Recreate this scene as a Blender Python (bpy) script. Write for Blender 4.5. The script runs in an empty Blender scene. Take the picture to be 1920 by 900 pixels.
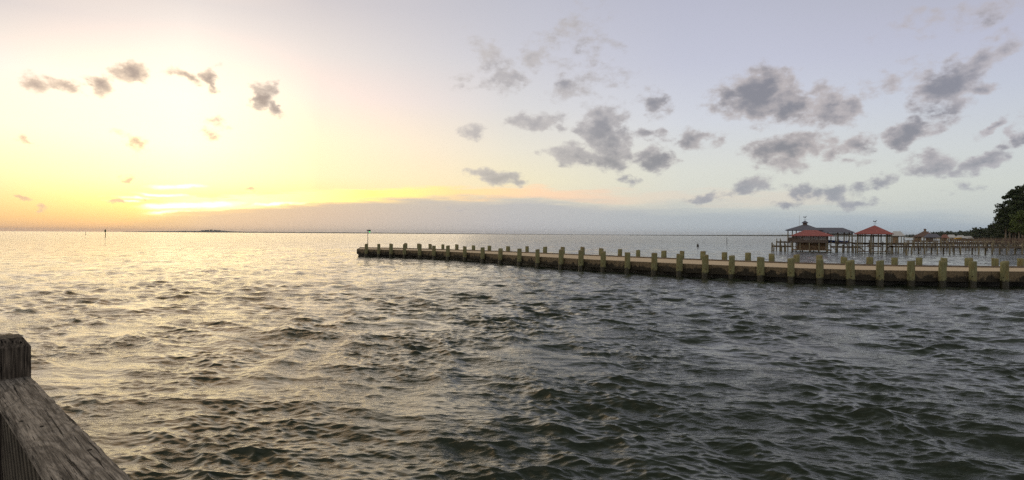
import bpy, math, random
import numpy as np
from mathutils import Vector, Matrix
R = math.radians
random.seed(7); rng = np.random.default_rng(11)
scene = bpy.context.scene
col = scene.collection

# ------------------------------------------------------------------ camera
CAMZ = 2.6; F = 1200.0
cam_d = bpy.data.cameras.new('camera'); cam = bpy.data.objects.new('camera', cam_d); col.objects.link(cam)
cam_d.sensor_width = 36; cam_d.lens = 36 * F / 1920; cam_d.clip_start = 0.05; cam_d.clip_end = 60000
PITCH = math.atan(11 / F); ROLL = math.atan(12 / 1920)
RM = Matrix.Rotation(math.pi / 2 - PITCH, 3, 'X') @ Matrix.Rotation(ROLL, 3, 'Z')
cam.matrix_world = Matrix.Translation((0, 0, CAMZ)) @ RM.to_4x4()
scene.camera = cam

def ray(x, y): return RM @ Vector(((x - 960) / F, (450 - y) / F, -1))
def at_z(x, y, z=0.0):
    d = ray(x, y); t = (z - CAMZ) / d.z
    return Vector((0, 0, CAMZ)) + d * t
def at_Y(x, y, Y):
    d = ray(x, y); return Vector((0, 0, CAMZ)) + d * (Y / d.y)
def hz(x): return 433 + 12 * x / 1920
def azel(x, y):
    d = ray(x, y); return math.atan2(d.x, d.y), math.atan2(d.z, math.hypot(d.x, d.y))
def px_of(p):
    c = RM.transposed() @ (Vector(p) - Vector((0, 0, CAMZ)))
    return 960 + F * c.x / -c.z, 450 - F * c.y / -c.z

def lin(c):
    c /= 255.0
    return c / 12.92 if c <= .04045 else ((c + .055) / 1.055) ** 2.4
def S(r, g, b, m=1.0): return (lin(r) * m, lin(g) * m, lin(b) * m)

def T(r, g, b, m=1.0): return (lin(r) * m, lin(g) * m * .88, lin(b) * (1 + (m - 1) * .12))   # bright but still warm
# ------------------------------------------------------------------ node helper
class NT:
    def __init__(s, tree): s.t = tree; s.n = tree.nodes; s.l = tree.links
    def new(s, typ, **kw):
        n = s.n.new(typ)
        for k, v in kw.items(): setattr(n, k, v)
        return n
    def put(s, sock, v):
        if isinstance(v, bpy.types.NodeSocket): s.l.new(v, sock)
        elif v is not None:
            try: sock.default_value = v
            except Exception: sock.default_value = (*v, 1.0)
    def m(s, op, a, b=None, c=None, clamp=False):
        n = s.new('ShaderNodeMath', operation=op, use_clamp=clamp)
        for i, v in enumerate((a, b, c)):
            if v is not None: s.put(n.inputs[i], v)
        return n.outputs[0]
    def v(s, op, a, b=None, out=0):
        n = s.new('ShaderNodeVectorMath', operation=op); s.put(n.inputs[0], a)
        if b is not None: s.put(n.inputs[1], b)
        return n.outputs[out]
    def scale(s, a, k):
        n = s.new('ShaderNodeVectorMath', operation='SCALE'); s.put(n.inputs[0], a); s.put(n.inputs[3], k); return n.outputs[0]
    def comb(s, x, y, z):
        n = s.new('ShaderNodeCombineXYZ')
        for i, q in enumerate((x, y, z)): s.put(n.inputs[i], q)
        return n.outputs[0]
    def noise(s, vec, sc, det=4, rough=.5, dist=0.0, out=0):
        n = s.new('ShaderNodeTexNoise'); s.put(n.inputs['Vector'], vec); n.inputs['Scale'].default_value = sc
        n.inputs['Detail'].default_value = det; n.inputs['Roughness'].default_value = rough; n.inputs['Distortion'].default_value = dist
        return n.outputs[out]
    def ss(s, x, a, b, o0=0.0, o1=1.0):
        n = s.new('ShaderNodeMapRange', interpolation_type='SMOOTHSTEP'); s.put(n.inputs[0], x)
        for i, q in enumerate((a, b, o0, o1)): s.put(n.inputs[i + 1], q)
        return n.outputs[0]
    def mr(s, x, a, b, o0=0.0, o1=1.0):
        n = s.new('ShaderNodeMapRange'); s.put(n.inputs[0], x)
        for i, q in enumerate((a, b, o0, o1)): s.put(n.inputs[i + 1], q)
        return n.outputs[0]
    def mix(s, f, a, b, mode='MIX'):
        n = s.new('ShaderNodeMix', data_type='RGBA', blend_type=mode)
        s.put(n.inputs[0], f); s.put(n.inputs[6], a); s.put(n.inputs[7], b); return n.outputs[2]
    def ramp(s, f, stops, interp='LINEAR'):
        n = s.new('ShaderNodeValToRGB'); cr = n.color_ramp; cr.interpolation = interp
        while len(cr.elements) > 1: cr.elements.remove(cr.elements[-1])
        for i, (p, c) in enumerate(stops):
            e = cr.elements[0] if i == 0 else cr.elements.new(p)
            e.position = p; e.color = (*c, 1) if not isinstance(c, (int, float)) else (c, c, c, 1)
        s.put(n.inputs[0], f); return n.outputs[0]

# ------------------------------------------------------------------ world: dusk sky
SUN_AZ, SUN_EL = azel(365, 372)
world = bpy.data.worlds.new('World'); scene.world = world; world.use_nodes = True
w = NT(world.node_tree); w.n.clear()
tc = w.new('ShaderNodeTexCoord'); D = w.v('NORMALIZE', tc.outputs['Generated'])
sep = w.new('ShaderNodeSeparateXYZ'); w.put(sep.inputs[0], D); dx, dy, dz = sep.outputs
az = w.m('ARCTAN2', dx, dy)
el = w.m('ARCSINE', dz)
SC = 4.0
A0, A1 = R(-180), R(180)
def colramp(x, rows):
    """rows: (pixel y, colour) -> ramp over elevation -> colour"""
    st = []
    for y, c in sorted(rows, key=lambda r: -r[0]):
        e = azel(x, y)[1] if y > -5000 else R(85)
        st.append((max(0.0, min(1.0, (e + .02) / 1.6)), tuple(k / SC for k in c)))
    return w.ramp(w.m('DIVIDE', w.m('ADD', el, .02), 1.6), st, 'EASE' if False else 'LINEAR')
ZEN = S(90, 95, 94)
HI = S(205, 190, 168, 1.0)
TR = [(-450, S(136, 142, 138)), (-9000, ZEN)]
cols = [
 (-350, [(437, S(250,200,150)), (380, S(255,228,165)), (300, S(255,240,205)), (150, S(240,232,225)), (0, S(215,212,215)), (-500, HI), (-9000, ZEN)]),
 (0,    [(437, T(252,208,150)), (405, T(255,224,150,1.05)), (370, T(255,240,168,1.1)), (320, T(255,250,198,1.2)), (230, T(255,252,230,1.25)), (120, T(255,249,238,1.15)), (60, S(243,234,226)), (0, S(222,215,214)), (-450, T(246, 204, 158, 1.25)), (-1000, S(150, 140, 125)), (-9000, ZEN)]),
 (350,  [(437, T(255,212,160,1.15)), (408, T(255,224,150,1.25)), (380, T(255,242,162,1.5)), (340, T(255,252,208,1.65)), (270, T(255,254,232,1.75)), (180, T(255,253,240,1.55)), (100, T(255,248,238,1.2)), (40, S(242,235,230)), (0, S(229,223,221)), (-450, T(255, 205, 150, 1.5)), (-1000, S(160, 145, 125)), (-9000, ZEN)]),
 (600,  [(437, S(238,212,185)), (400, T(252,220,158,1.05)), (375, T(255,236,162,1.15)), (330, T(255,244,200,1.12)), (260, T(254,247,214,1.12)), (180, T(248,243,226,1.06)), (100, S(232,226,223)), (0, S(209,205,209)), (-500, HI), (-9000, ZEN)]),
 (960,  [(437, S(215,208,200)), (385, S(240,228,198)), (340, S(244,236,204)), (280, S(236,232,218)), (200, S(221,221,223)), (100, S(206,207,217)), (0, S(194,195,207)), *TR]),
 (1280, [(437, S(200,208,208)), (385, S(220,222,210)), (320, S(222,225,218)), (230, S(214,218,227)), (120, S(198,201,218)), (0, S(188,190,208)), *TR]),
 (1920, [(437, S(186,194,196)), (400, S(200,207,206)), (340, S(211,217,212)), (260, S(209,215,219)), (150, S(198,204,219)), (60, S(191,194,213)), (0, S(187,189,207)), *TR]),
 (3600, [(437, S(190,186,190)), (300, S(205,198,200)), (0, S(190,188,196)), (-500, S(140,142,150)), (-9000, ZEN)]),
]
sky = None; prev = None
for x, rows in cols:
    c = colramp(x, rows); a = azel(x, 437)[0]
    if sky is None: sky = c
    else: sky = w.mix(w.mr(az, prev, a), sky, c)
    prev = a
# unseen sky behind the viewer, raised to an even warm grey to light the pilings
back = w.ss(w.m('ABSOLUTE', az), R(80), R(140))
sky = w.mix(back, sky, tuple(k / SC for k in S(196, 190, 186)))

grain = w.noise(D, 3.0, 3, .5)
def azramp(stops, interp='LINEAR'):
    lo, hi = azel(-400, 437)[0], azel(2400, 437)[0]
    return w.ramp(w.mr(az, lo, hi), [((azel(x, 437)[0] - lo) / (hi - lo), c) for x, c in stops], interp)
# ragged coordinates for everything cloudy
DD = w.v('MULTIPLY', D, (1, 1, 1.5))
warp = w.noise(DD, 22, 5, .6, out=1)
warp2 = w.v('SUBTRACT', warp, (.5, .5, .5))
P0 = w.comb(az, el, 0.0)
PW = w.v('ADD', P0, w.v('MULTIPLY', warp2, (.075, .036, 0)))

# low cloud bank along the horizon
K = 20.0
top = azramp([(x, max(0, (hz(x) - y)) / F * K / 4) for x, y in
   [(-400, 437), (150, 437), (230, 425), (330, 400), (450, 396), (600, 384), (800, 373), (1000, 372), (1150, 384), (1300, 385), (1500, 389), (1750, 397), (1850, 408), (1930, 418), (2400, 410)]])
topv = w.m('MULTIPLY', top, 4 / K)
bn = w.noise(w.v('MULTIPLY', D, (1, 1, 11)), 9, 6, .62)
topw = w.m('ADD', topv, w.m('MULTIPLY', w.m('SUBTRACT', bn, .5), .030))
depth = w.m('SUBTRACT', topw, el)
banka = w.m('MULTIPLY', w.ss(depth, -.009, w.mr(az, -.1, .55, .009, .030)), w.mr(az, 0.0, .6, 1.0, .9))
bankc = azramp([(x, tuple(k / SC for k in c)) for x, c in
   [(0, S(252,214,165)), (300, S(250,214,172,1.1)), (430, S(250,214,176,1.05)), (560, S(238,210,182)), (760, S(212,200,190)), (960, S(190,190,194)), (1280, S(178,186,194)), (1700, S(165,180,194)), (1920, S(166,180,194))]])
# warm rim above the bank
rimc = azramp([(x, tuple(k / SC for k in c)) for x, c in
   [(200, S(255,240,170,1.6)), (420, S(255,244,180,2.0)), (700, T(255,232,140,1.7)), (860, T(255,226,165,1.25)), (1000, S(255,216,180,1.08)), (1150, S(246,214,192)), (1400, S(230,210,196))]])
rims = azramp([(250, 0.0), (360, .6), (700, .75), (1000, .9), (1120, .7), (1200, .3), (1500, .3), (1620, 0.0)])
rimn = w.noise(w.v('MULTIPLY', D, (1, 1, 9)), 18, 4, .6)
rima = w.m('MULTIPLY', w.ss(w.m('ABSOLUTE', w.m('ADD', depth, w.m('ADD', .009, w.m('MULTIPLY', w.m('SUBTRACT', rimn, .5), .026)))), .015, .003), rims)
sky = w.mix(rima, sky, rimc)
sky = w.mix(w.m('MULTIPLY', banka, w.ss(az, azel(230, 437)[0], azel(420, 437)[0], 0.0, .82)), sky, bankc)

# streaks of bright cloud round the hidden sun
def chain(acc, vec):   # keeps the node compiler evaluating one blob at a time
    n = w.new('ShaderNodeVectorMath', operation='MULTIPLY_ADD'); w.put(n.inputs[0], acc); w.put(n.inputs[1], (1e-7, 1e-7, 0)); w.put(n.inputs[2], vec); return n.outputs[0]
def blobs(lst, vec):
    acc = None
    for (x, y, rx, ry, rot, st) in lst:
        a, e = azel(x, y); ax, _ = azel(x + 1, y); k = abs(ax - a); ey = abs(azel(x, y - 1)[1] - e)
        mp = w.new('ShaderNodeMapping', vector_type='TEXTURE'); w.put(mp.inputs[0], vec if acc is None else chain(acc, vec))
        mp.inputs['Location'].default_value = (a, e, 0)
        mp.inputs['Rotation'].default_value = (0, 0, R(rot))
        mp.inputs['Scale'].default_value = (rx * k * 1.45, ry * ey * 1.45, 1)
        L = w.v('LENGTH', mp.outputs[0], out=1)
        vv = w.m('MULTIPLY_ADD', L, -st, st)
        acc = vv if acc is None else w.m('SMOOTH_MAX', acc, vv, .12)
    return acc
streak = blobs([(330,387,60,5,3,1),(395,384,55,5,4,1),(300,366,50,3,-2,.8),(250,371,40,3,0,.7),(330,350,45,4,3,.8),(520,383,40,3,6,.8),(310,398,40,3,4,.7),(235,378,30,2.5,0,.6)], w.v('ADD', P0, w.v('MULTIPLY', warp2, (.09, .010, 0))))
sky = w.mix(w.ss(streak, -.05, .95), sky, tuple(k / SC for k in S(255, 248, 215, 2.0)))

clist = [
(75,155,30,16,-10,.62),(125,158,30,12,-20,.72),(195,157,28,17,-15,1.0),(243,133,30,19,20,1.0),(352,148,26,9,-15,.62),(397,148,13,20,10,.85),(490,178,20,22,-40,1.0),(515,200,15,9,-40,.8),
(52,266,20,7,-10,.62),(255,264,30,13,-25,.5),(402,245,20,13,-10,.42),(232,338,13,7,0,.5),(36,369,13,4,-10,.6),(77,384,11,3.5,-10,.6),(275,377,10,5,0,.6),(480,352,10,4,0,.45),(222,382,14,3.5,-8,.6),
(945,142,28,26,-40,.66),(915,105,40,18,-45,.42),(1005,105,22,22,30,.36),(1065,160,40,20,15,.46),(1110,110,45,70,20,.24),(868,150,22,18,0,.30),(886,251,18,12,0,.66),(1000,228,42,14,5,.88),(1045,235,14,7,0,.5),
(1132,238,36,34,-20,1.05),(1070,291,40,20,-10,1.1),(1150,285,42,32,-20,1.1),(1225,297,28,18,0,.8),(1230,193,25,22,-10,.75),(1210,252,35,8,-10,.6),(930,334,42,13,-5,1.05),(975,345,20,7,0,.62),(1192,340,18,9,0,.75),(1295,262,24,16,0,.8),(1338,268,16,14,0,.55),
(1425,178,68,44,-5,1.25),(1480,198,50,26,-10,.95),(1560,197,52,34,-15,.9),(1345,205,25,11,20,.5),(1475,277,72,22,5,1.2),(1460,303,42,18,-15,.85),(1597,272,34,16,5,.78),(1558,290,25,12,0,.62),(1592,305,25,9,0,.5),
(1405,350,38,16,10,.85),(1330,370,35,9,5,.68),(1500,360,24,12,0,.7),(1560,363,38,14,0,.68),(1640,345,34,10,15,.64),(1610,382,45,7,0,.62),(1470,382,25,5,0,.55),
(1780,165,66,34,20,1.05),(1845,112,66,24,35,.8),(1842,165,28,16,0,.88),(1680,148,52,22,20,.55),(1708,248,36,20,10,.95),(1760,218,30,9,0,.45),(1743,307,42,22,0,1.0),(1842,304,48,15,20,1.0),(1865,237,28,8,30,.66),(1805,354,25,10,0,.7),(1918,262,16,18,0,.8),(1885,275,25,10,20,.55),
(1820,25,120,22,5,.4),(1050,60,60,16,30,.3),(861,392,12,4,0,.5),(2050,200,90,40,10,1.0),(2150,330,90,22,10,.9),(2080,90,90,30,-10,.7),
(1400,-160,160,50,5,.9),(900,-220,160,50,-5,.7),(1850,-200,160,50,15,.9)]
fb = blobs(clist, PW)
fn = w.noise(DD, 46, 5, .58)
fl = w.noise(DD, 17, 4, .55)
nz = w.m('ADD', w.m('MULTIPLY', w.m('SUBTRACT', fn, .5), 1.5), w.m('MULTIPLY', w.m('SUBTRACT', fl, .5), .8))
dens = w.m('ADD', fb, nz)
ca = w.m('MULTIPLY', w.ss(dens, -.05, .50), w.ss(fb, -.22, .08))
cs = azramp([(0, .88), (520, .88), (700, .75), (960, .75), (1280, .84), (1920, .84)])
ca = w.m('MULTIPLY', ca, cs)
cdark = azramp([(x, tuple(k / SC for k in c)) for x, c in
   [(0, S(176,158,148,.95)), (500, S(164,150,144,.9)), (800, S(176,172,176)), (1150, S(130,130,139)), (1500, S(122,122,131)), (1920, S(132,133,145))]])
clight = azramp([(x, tuple(k / SC for k in c)) for x, c in
   [(0, S(244,220,195,1.0)), (350, S(246,222,196)), (650, S(214,206,200)), (1150, S(186,181,182)), (1500, S(190,181,180)), (1920, S(190,185,190))]])
lit = w.m('SUBTRACT', w.noise(DD, 14, 3, .5), w.noise(w.v('ADD', DD, (-.016, 0, .026)), 14, 3, .5))
cl = w.ss(w.m('ADD', w.m('MULTIPLY', dens, .8), w.m('MULTIPLY', lit, -1.1)), .10, .85)
# pale, low, warm clouds near the sun are thin and hardly dark
low = w.m('MULTIPLY', w.ss(el, .17, .08), w.ss(az, azel(650, 437)[0], azel(480, 437)[0]))
cc = w.mix(cl, clight, cdark)
cc = w.mix(w.m('MULTIPLY', low, .75), cc, tuple(k / SC for k in S(250, 208, 160, 1.1)))
cc = w.mix(w.m('MULTIPLY', w.m('MULTIPLY', w.ss(el, .12, .05), w.ss(az, -.1, .15)), .7), cc, tuple(k / SC for k in S(158, 164, 176)))
sky = w.mix(ca, sky, cc)
# thin brightness mottling of the whole sky
sky = w.scale(sky, w.mr(grain, .3, .7, SC * .985, SC * 1.015))
nish = w.new('ShaderNodeTexSky', sky_type='NISHITA'); nish.sun_disc = False
nish.sun_elevation = max(SUN_EL, R(2)); nish.sun_rotation = SUN_AZ; nish.dust_density = 3.0
bg1 = w.new('ShaderNodeBackground'); w.put(bg1.inputs[0], sky); bg1.inputs[1].default_value = .95
bg2 = w.new('ShaderNodeBackground'); w.put(bg2.inputs[0], w.scale(nish.outputs[0], w.m('SUBTRACT', 1.0, w.m('MAXIMUM', ca, banka)))); bg2.inputs[1].default_value = .012
add = w.new('ShaderNodeAddShader'); w.l.new(bg1.outputs[0], add.inputs[0]); w.l.new(bg2.outputs[0], add.inputs[1])
wo = w.new('ShaderNodeOutputWorld'); w.l.new(add.outputs[0], wo.inputs[0])
world.cycles.sampling_method = 'MANUAL'; world.cycles.sample_map_resolution = 512

sl = bpy.data.lights.new('sun', 'SUN'); so = bpy.data.objects.new('sun', sl); col.objects.link(so)
sl.energy = .4; sl.angle = R(50); sl.color = (1, .80, .52)
sd = Vector((math.sin(SUN_AZ) * math.cos(R(14)), math.cos(SUN_AZ) * math.cos(R(14)), math.sin(R(14))))
so.rotation_euler = sd.to_track_quat('Z', 'Y').to_euler()

# ------------------------------------------------------------------ materials
def new_mat(name):
    m = bpy.data.materials.new(name); m.use_nodes = True
    t = NT(m.node_tree); b = t.n['Principled BSDF']
    return m, t, b
def simple(name, c1, c2=None, sc=3.0, rough=.8, bump=.0, stretch=(1, 1, 1), metal=0.0, det=5):
    m, t, b = new_mat(name)
    o = t.new('ShaderNodeTexCoord').outputs['Object']
    o = t.v('MULTIPLY', o, stretch)
    n = t.noise(o, sc, det, .6)
    c = t.mix(t.ss(n, .32, .68), c1, c2 or tuple(k * .65 for k in c1))
    t.put(b.inputs['Base Color'], c); b.inputs['Roughness'].default_value = rough; b.inputs['Metallic'].default_value = metal
    if bump:
        bp = t.new('ShaderNodeBump'); bp.inputs['Distance'].default_value = bump; t.put(bp.inputs['Height'], n); t.l.new(bp.outputs[0], b.inputs['Normal'])
    return m
def wood(name, c1, c2, along=(1, 1, .12), sc=9, rough=.85, bump=.01): return simple(name, c1, c2, sc, rough, bump, along)
M = {}
M['dock'] = wood('dock_wood', (.21, .165, .12), (.12, .095, .07), (1, 1, 1), 2.5)
M['dockpost'] = wood('dock_post_wood', (.32, .28, .18), (.18, .155, .10), (1, 1, .3), 3)
M['siding'] = wood('weathered_siding', (.21, .165, .14), (.14, .11, .095), (.4, 1, 2.5), 3)
M['brown'] = wood('brown_boards', (.40, .27, .17), (.26, .18, .11), (.3, 1, 3), 3)
M['warmdeck'] = wood('warm_deck_boards', (.26, .18, .10), (.14, .09, .05), (1, 1, 1), 3)
M['clutter'] = wood('old_brown_boards', (.20, .13, .095), (.10, .07, .055), (1, 1, 1), 1.2)
M['redroof'] = simple('red_metal_roof', (.38, .10, .088), (.28, .08, .07), 2, .55)
M['greyroof'] = simple('grey_shingle_roof', (.15, .155, .20), (.11, .115, .15), 4, .85)
M['brownroof'] = simple('brown_shingle_roof', (.17, .105, .08), (.11, .07, .055), 4, .85)
M['tinroof'] = simple('pale_tin_roof', (.60, .60, .59), (.46, .46, .46), 2, .5)
M['rustroof'] = simple('dull_red_roof', (.28, .12, .09), (.2, .09, .07), 2, .7)
M['white'] = simple('white_paint', (.75, .74, .72), (.6, .6, .58), 3, .5)
M['blue'] = simple('blue_hull_paint', (.025, .08, .40), (.02, .06, .3), 2, .3)
M['yellow'] = simple('yellow_plastic', (.75, .42, .04), (.6, .33, .03), 2, .4)
M['dark'] = simple('dark_metal', (.03, .03, .03), (.02, .02, .02), 5, .6)
M['hole'] = simple('rusty_bolt_recess', (.012, .010, .008), (.02, .013, .008), 8, .9)
M['steel'] = simple('galvanised_steel', (.45, .45, .43), (.33, .33, .31), 6, .5, metal=.3)
M['bark'] = simple('bark', (.10, .08, .06), (.05, .04, .03), 2, .95, .05, (1, 1, .3))
M['palebark'] = simple('pale_bark', (.26, .22, .17), (.15, .12, .09), 2, .95, .05, (1, 1, .3))
M['sand'] = simple('sandy_shore', (.30, .25, .17), (.16, .14, .08), .15, .95)
M['far'] = simple('far_woodland', (.030, .045, .030), (.045, .055, .035), .02, .95)
def leafmat(name, a, b_):
    m, t, b = new_mat(name)
    g = t.new('ShaderNodeNewGeometry'); r = g.outputs['Random Per Island']
    t.put(b.inputs['Base Color'], t.mix(r, a, b_)); b.inputs['Roughness'].default_value = .75
    b.inputs['Specular IOR Level'].default_value = .25
    return m
M['pineleaf'] = leafmat('pine_foliage', (.028, .045, .020), (.060, .085, .032))
M['oakleaf'] = leafmat('oak_foliage', (.022, .036, .016), (.05, .07, .026))
M['youngleaf'] = leafmat('bright_foliage', (.075, .11, .03), (.12, .165, .045))
M['woodleaf'] = leafmat('woodland_foliage', (.026, .042, .024), (.055, .075, .036))

def lamp_mat():
    m, t, b = new_mat('green_lamp_lens')
    b.inputs['Base Color'].default_value = (.02, .5, .12, 1); b.inputs['Emission Color'].default_value = (.05, 1, .25, 1); b.inputs['Emission Strength'].default_value = 1.0
    return m
M['green_lamp'] = lamp_mat()
M['green'] = simple('green_dayboard_paint', (.02, .16, .07), (.015, .12, .05), 2, .5)

def pile_mat():
    m, t, b = new_mat('treated_pile_timber')
    geo = t.new('ShaderNodeNewGeometry'); pos = geo.outputs['Position']; rnd = geo.outputs['Random Per Island']
    z = t.new('ShaderNodeSeparateXYZ'); t.put(z.inputs[0], pos); zz = z.outputs[2]
    off = t.scale(t.comb(1, 1, 1), t.m('MULTIPLY', rnd, 50))
    p = t.v('ADD', pos, off)
    grain = t.noise(t.v('MULTIPLY', p, (1, 1, .10)), 26, 5, .65)
    blot = t.noise(t.v('MULTIPLY', p, (1, 1, .5)), 4.5, 4, .6)
    base = t.mix(t.ss(grain, .3, .7), S(112, 114, 80), S(158, 162, 118))
    base = t.mix(t.ss(blot, .46, .72), base, S(136, 122, 78))
    base = t.mix(t.m('MULTIPLY', t.ss(rnd, .3, .9), .6), base, S(118, 106, 76))
    # brown weathering at the head, wet algae below the tide mark: both real stains with ragged limits
    edge = t.m('ADD', zz, t.m('MULTIPLY', t.m('SUBTRACT', t.noise(p, 7, 4, .6), .5), .35))
    base = t.mix(t.m('MULTIPLY', t.ss(edge, 1.30, 1.5), .55), base, S(116, 86, 58))
    base = t.mix(t.ss(edge, .42, .30), base, (.030, .028, .014))
    crack = t.noise(t.v('MULTIPLY', p, (1, 1, .05)), 60, 3, .7)
    base = t.mix(t.m('MULTIPLY', t.ss(crack, .60, .68), .6), base, (.04, .035, .022))
    t.put(b.inputs['Base Color'], base); t.put(b.inputs['Roughness'], t.ss(edge, .25, .45, .35, .9))
    bp = t.new('ShaderNodeBump'); bp.inputs['Distance'].default_value = .015; t.put(bp.inputs['Height'], t.m('ADD', grain, crack)); t.l.new(bp.outputs[0], b.inputs['Normal'])
    return m
M['pile'] = pile_mat()
def concrete_face():
    m, t, b = new_mat('stained_concrete_face')
    geo = t.new('ShaderNodeNewGeometry'); pos = geo.outputs['Position']
    z = t.new('ShaderNodeSeparateXYZ'); t.put(z.inputs[0], pos); zz = z.outputs[2]
    n1 = t.noise(t.v('MULTIPLY', pos, (1, 1, .8)), 1.6, 6, .62); n2 = t.noise(pos, 14, 5, .6)
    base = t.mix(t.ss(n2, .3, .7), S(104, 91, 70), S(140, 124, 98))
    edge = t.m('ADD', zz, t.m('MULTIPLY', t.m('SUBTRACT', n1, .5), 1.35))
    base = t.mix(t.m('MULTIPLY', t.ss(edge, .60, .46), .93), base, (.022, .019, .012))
    drip = t.noise(t.v('MULTIPLY', pos, (1, 1, .06)), 5, 4, .6)
    base = t.mix(t.m('MULTIPLY', t.ss(drip, .52, .66), .55), base, (.06, .052, .038))
    t.put(b.inputs['Base Color'], base); b.inputs['Roughness'].default_value = .85
    bp = t.new('ShaderNodeBump'); bp.inputs['Distance'].default_value = .03; t.put(bp.inputs['Height'], n2); t.l.new(bp.outputs[0], b.inputs['Normal'])
    return m
M['cface'] = concrete_face()
def deck_mat():
    m, t, b = new_mat('pale_concrete_deck')
    pos = t.new('ShaderNodeNewGeometry').outputs['Position']
    n1 = t.noise(pos, .8, 5, .6); n2 = t.noise(pos, 9, 5, .65)
    base = t.mix(t.ss(n2, .3, .7), (.55, .43, .28), (.68, .55, .38))
    base = t.mix(t.m('MULTIPLY', t.ss(n1, .55, .75), .35), base, (.38, .28, .19))
    t.put(b.inputs['Base Color'], base); b.inputs['Roughness'].default_value = .95
    bp = t.new('ShaderNodeBump'); bp.inputs['Distance'].default_value = .02; t.put(bp.inputs['Height'], n2); t.l.new(bp.outputs[0], b.inputs['Normal'])
    return m
M['deck'] = deck_mat()
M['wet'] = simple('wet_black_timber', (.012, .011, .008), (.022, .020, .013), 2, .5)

# ------------------------------------------------------------------ building frame
# Buildings over the water are set out in a local plan (width along x, depth along y) and turned to stand
# square to the bearing (CTX) they are seen on.
CTX = None
def frame(xc=None, Yc=None):
    global CTX
    if xc is None: CTX = None; return
    cx = at_Y(xc, 440, Yc).x; CTX = (xc, cx, Yc, math.atan2(cx, Yc))
def CT(p):
    if CTX is None: return Vector(p)
    xc, cx, cy, a = CTX; u = (p[0] - cx) * math.cos(a); v_ = p[1] - cy
    return Vector((cx + u * math.cos(a) + v_ * math.sin(a), cy - u * math.sin(a) + v_ * math.cos(a), p[2]))
# ------------------------------------------------------------------ mesh helper
class MB:
    def __init__(s): s.v = []; s.f = []
    def quad(s, *p):
        i = len(s.v); s.v += [tuple(q) for q in p]; s.f.append(tuple(range(i, i + len(p))))
    def box(s, x0, x1, y0, y1, z0, z1):
        i = len(s.v)
        s.v += [(x, y, z) for z in (z0, z1) for x, y in ((x0, y0), (x1, y0), (x1, y1), (x0, y1))]
        for f in ((3, 2, 1, 0), (4, 5, 6, 7), (0, 1, 5, 4), (1, 2, 6, 5), (2, 3, 7, 6), (3, 0, 4, 7)): s.f.append(tuple(i + k for k in f))
        return s
    def bar(s, a, b, wd, h=None, up=(0, 0, 1)):
        a = Vector(a); b = Vector(b); h = h or wd; d = (b - a).normalized()
        u = Vector(up)
        if abs(d.dot(u)) > .95: u = Vector((1, 0, 0))
        r = d.cross(u).normalized(); u = r.cross(d); i = len(s.v)
        for p in (a, b):
            for k, l in ((-1, -1), (1, -1), (1, 1), (-1, 1)): s.v.append(tuple(p + r * (k * wd / 2) + u * (l * h / 2)))
        for f in ((3, 2, 1, 0), (4, 5, 6, 7), (0, 1, 5, 4), (1, 2, 6, 5), (2, 3, 7, 6), (3, 0, 4, 7)): s.f.append(tuple(i + k for k in f))
        return s
    def tube(s, a, b, r0, r1=None, n=8, caps=True):
        a = Vector(a); b = Vector(b); r1 = r0 if r1 is None else r1; d = (b - a).normalized()
        u = Vector((0, 0, 1)) if abs(d.z) < .9 else Vector((1, 0, 0))
        x = d.cross(u).normalized(); y = d.cross(x); i = len(s.v)
        for p, r in ((a, r0), (b, r1)):
            for k in range(n):
                q = 2 * math.pi * k / n; s.v.append(tuple(p + x * (r * math.cos(q)) + y * (r * math.sin(q))))
        for k in range(n): s.f.append((i + k, i + (k + 1) % n, i + n + (k + 1) % n, i + n + k))
        if caps: s.f.append(tuple(i + k for k in range(n))[::-1]); s.f.append(tuple(i + n + k for k in range(n)))
        return s
    def hip(s, x0, x1, y0, y1, ze, zr, rx0, rx1, ry=None, th=.12):
        """hip roof: eaves rectangle, ridge rx0..rx1, solid with a thin fascia"""
        ry = (y0 + y1) / 2 if ry is None else ry; i = len(s.v)
        s.v += [(x0, y0, ze), (x1, y0, ze), (x1, y1, ze), (x0, y1, ze), (x0, y0, ze - th), (x1, y0, ze - th), (x1, y1, ze - th), (x0, y1, ze - th), (rx0, ry, zr), (rx1, ry, zr)]
        fs = [(7, 6, 5, 4), (4, 5, 1, 0), (5, 6, 2, 1), (6, 7, 3, 2), (7, 4, 0, 3), (0, 1, 9, 8), (1, 2, 9), (2, 3, 8, 9), (3, 0, 8)]
        if abs(rx1 - rx0) < 1e-4: fs = [(7, 6, 5, 4), (4, 5, 1, 0), (5, 6, 2, 1), (6, 7, 3, 2), (7, 4, 0, 3), (0, 1, 8), (1, 2, 8), (2, 3, 8), (3, 0, 8)]
        for f in fs: s.f.append(tuple(i + k for k in f))
        return s
    def build(s, name, mat, root=None, smooth=False):
        off = Vector((0, 0, 0))
        if root is not None:
            r = root
            while r.parent is not None: r = r.parent
            off = r.location
        me = bpy.data.meshes.new(name); me.from_pydata([tuple(CT(q) - off) for q in s.v], [], s.f)
        me.materials.append(mat)
        if smooth: me.polygons.foreach_set('use_smooth', [True] * len(me.polygons))
        o = bpy.data.objects.new(name, me); col.objects.link(o)
        if root is not None: o.parent = root
        return o
def thing(name, label, cat, loc, group=None):
    o = bpy.data.objects.new(name, None); col.objects.link(o); o.location = CT(loc); o.empty_display_size = .3
    o['label'] = label; o['category'] = cat
    if group: o['group'] = group
    return o
def tag(o, label, cat, group=None, kind=None):
    if label: o['label'] = label
    if cat: o['category'] = cat
    if group: o['group'] = group
    if kind: o['kind'] = kind
    return o

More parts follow.
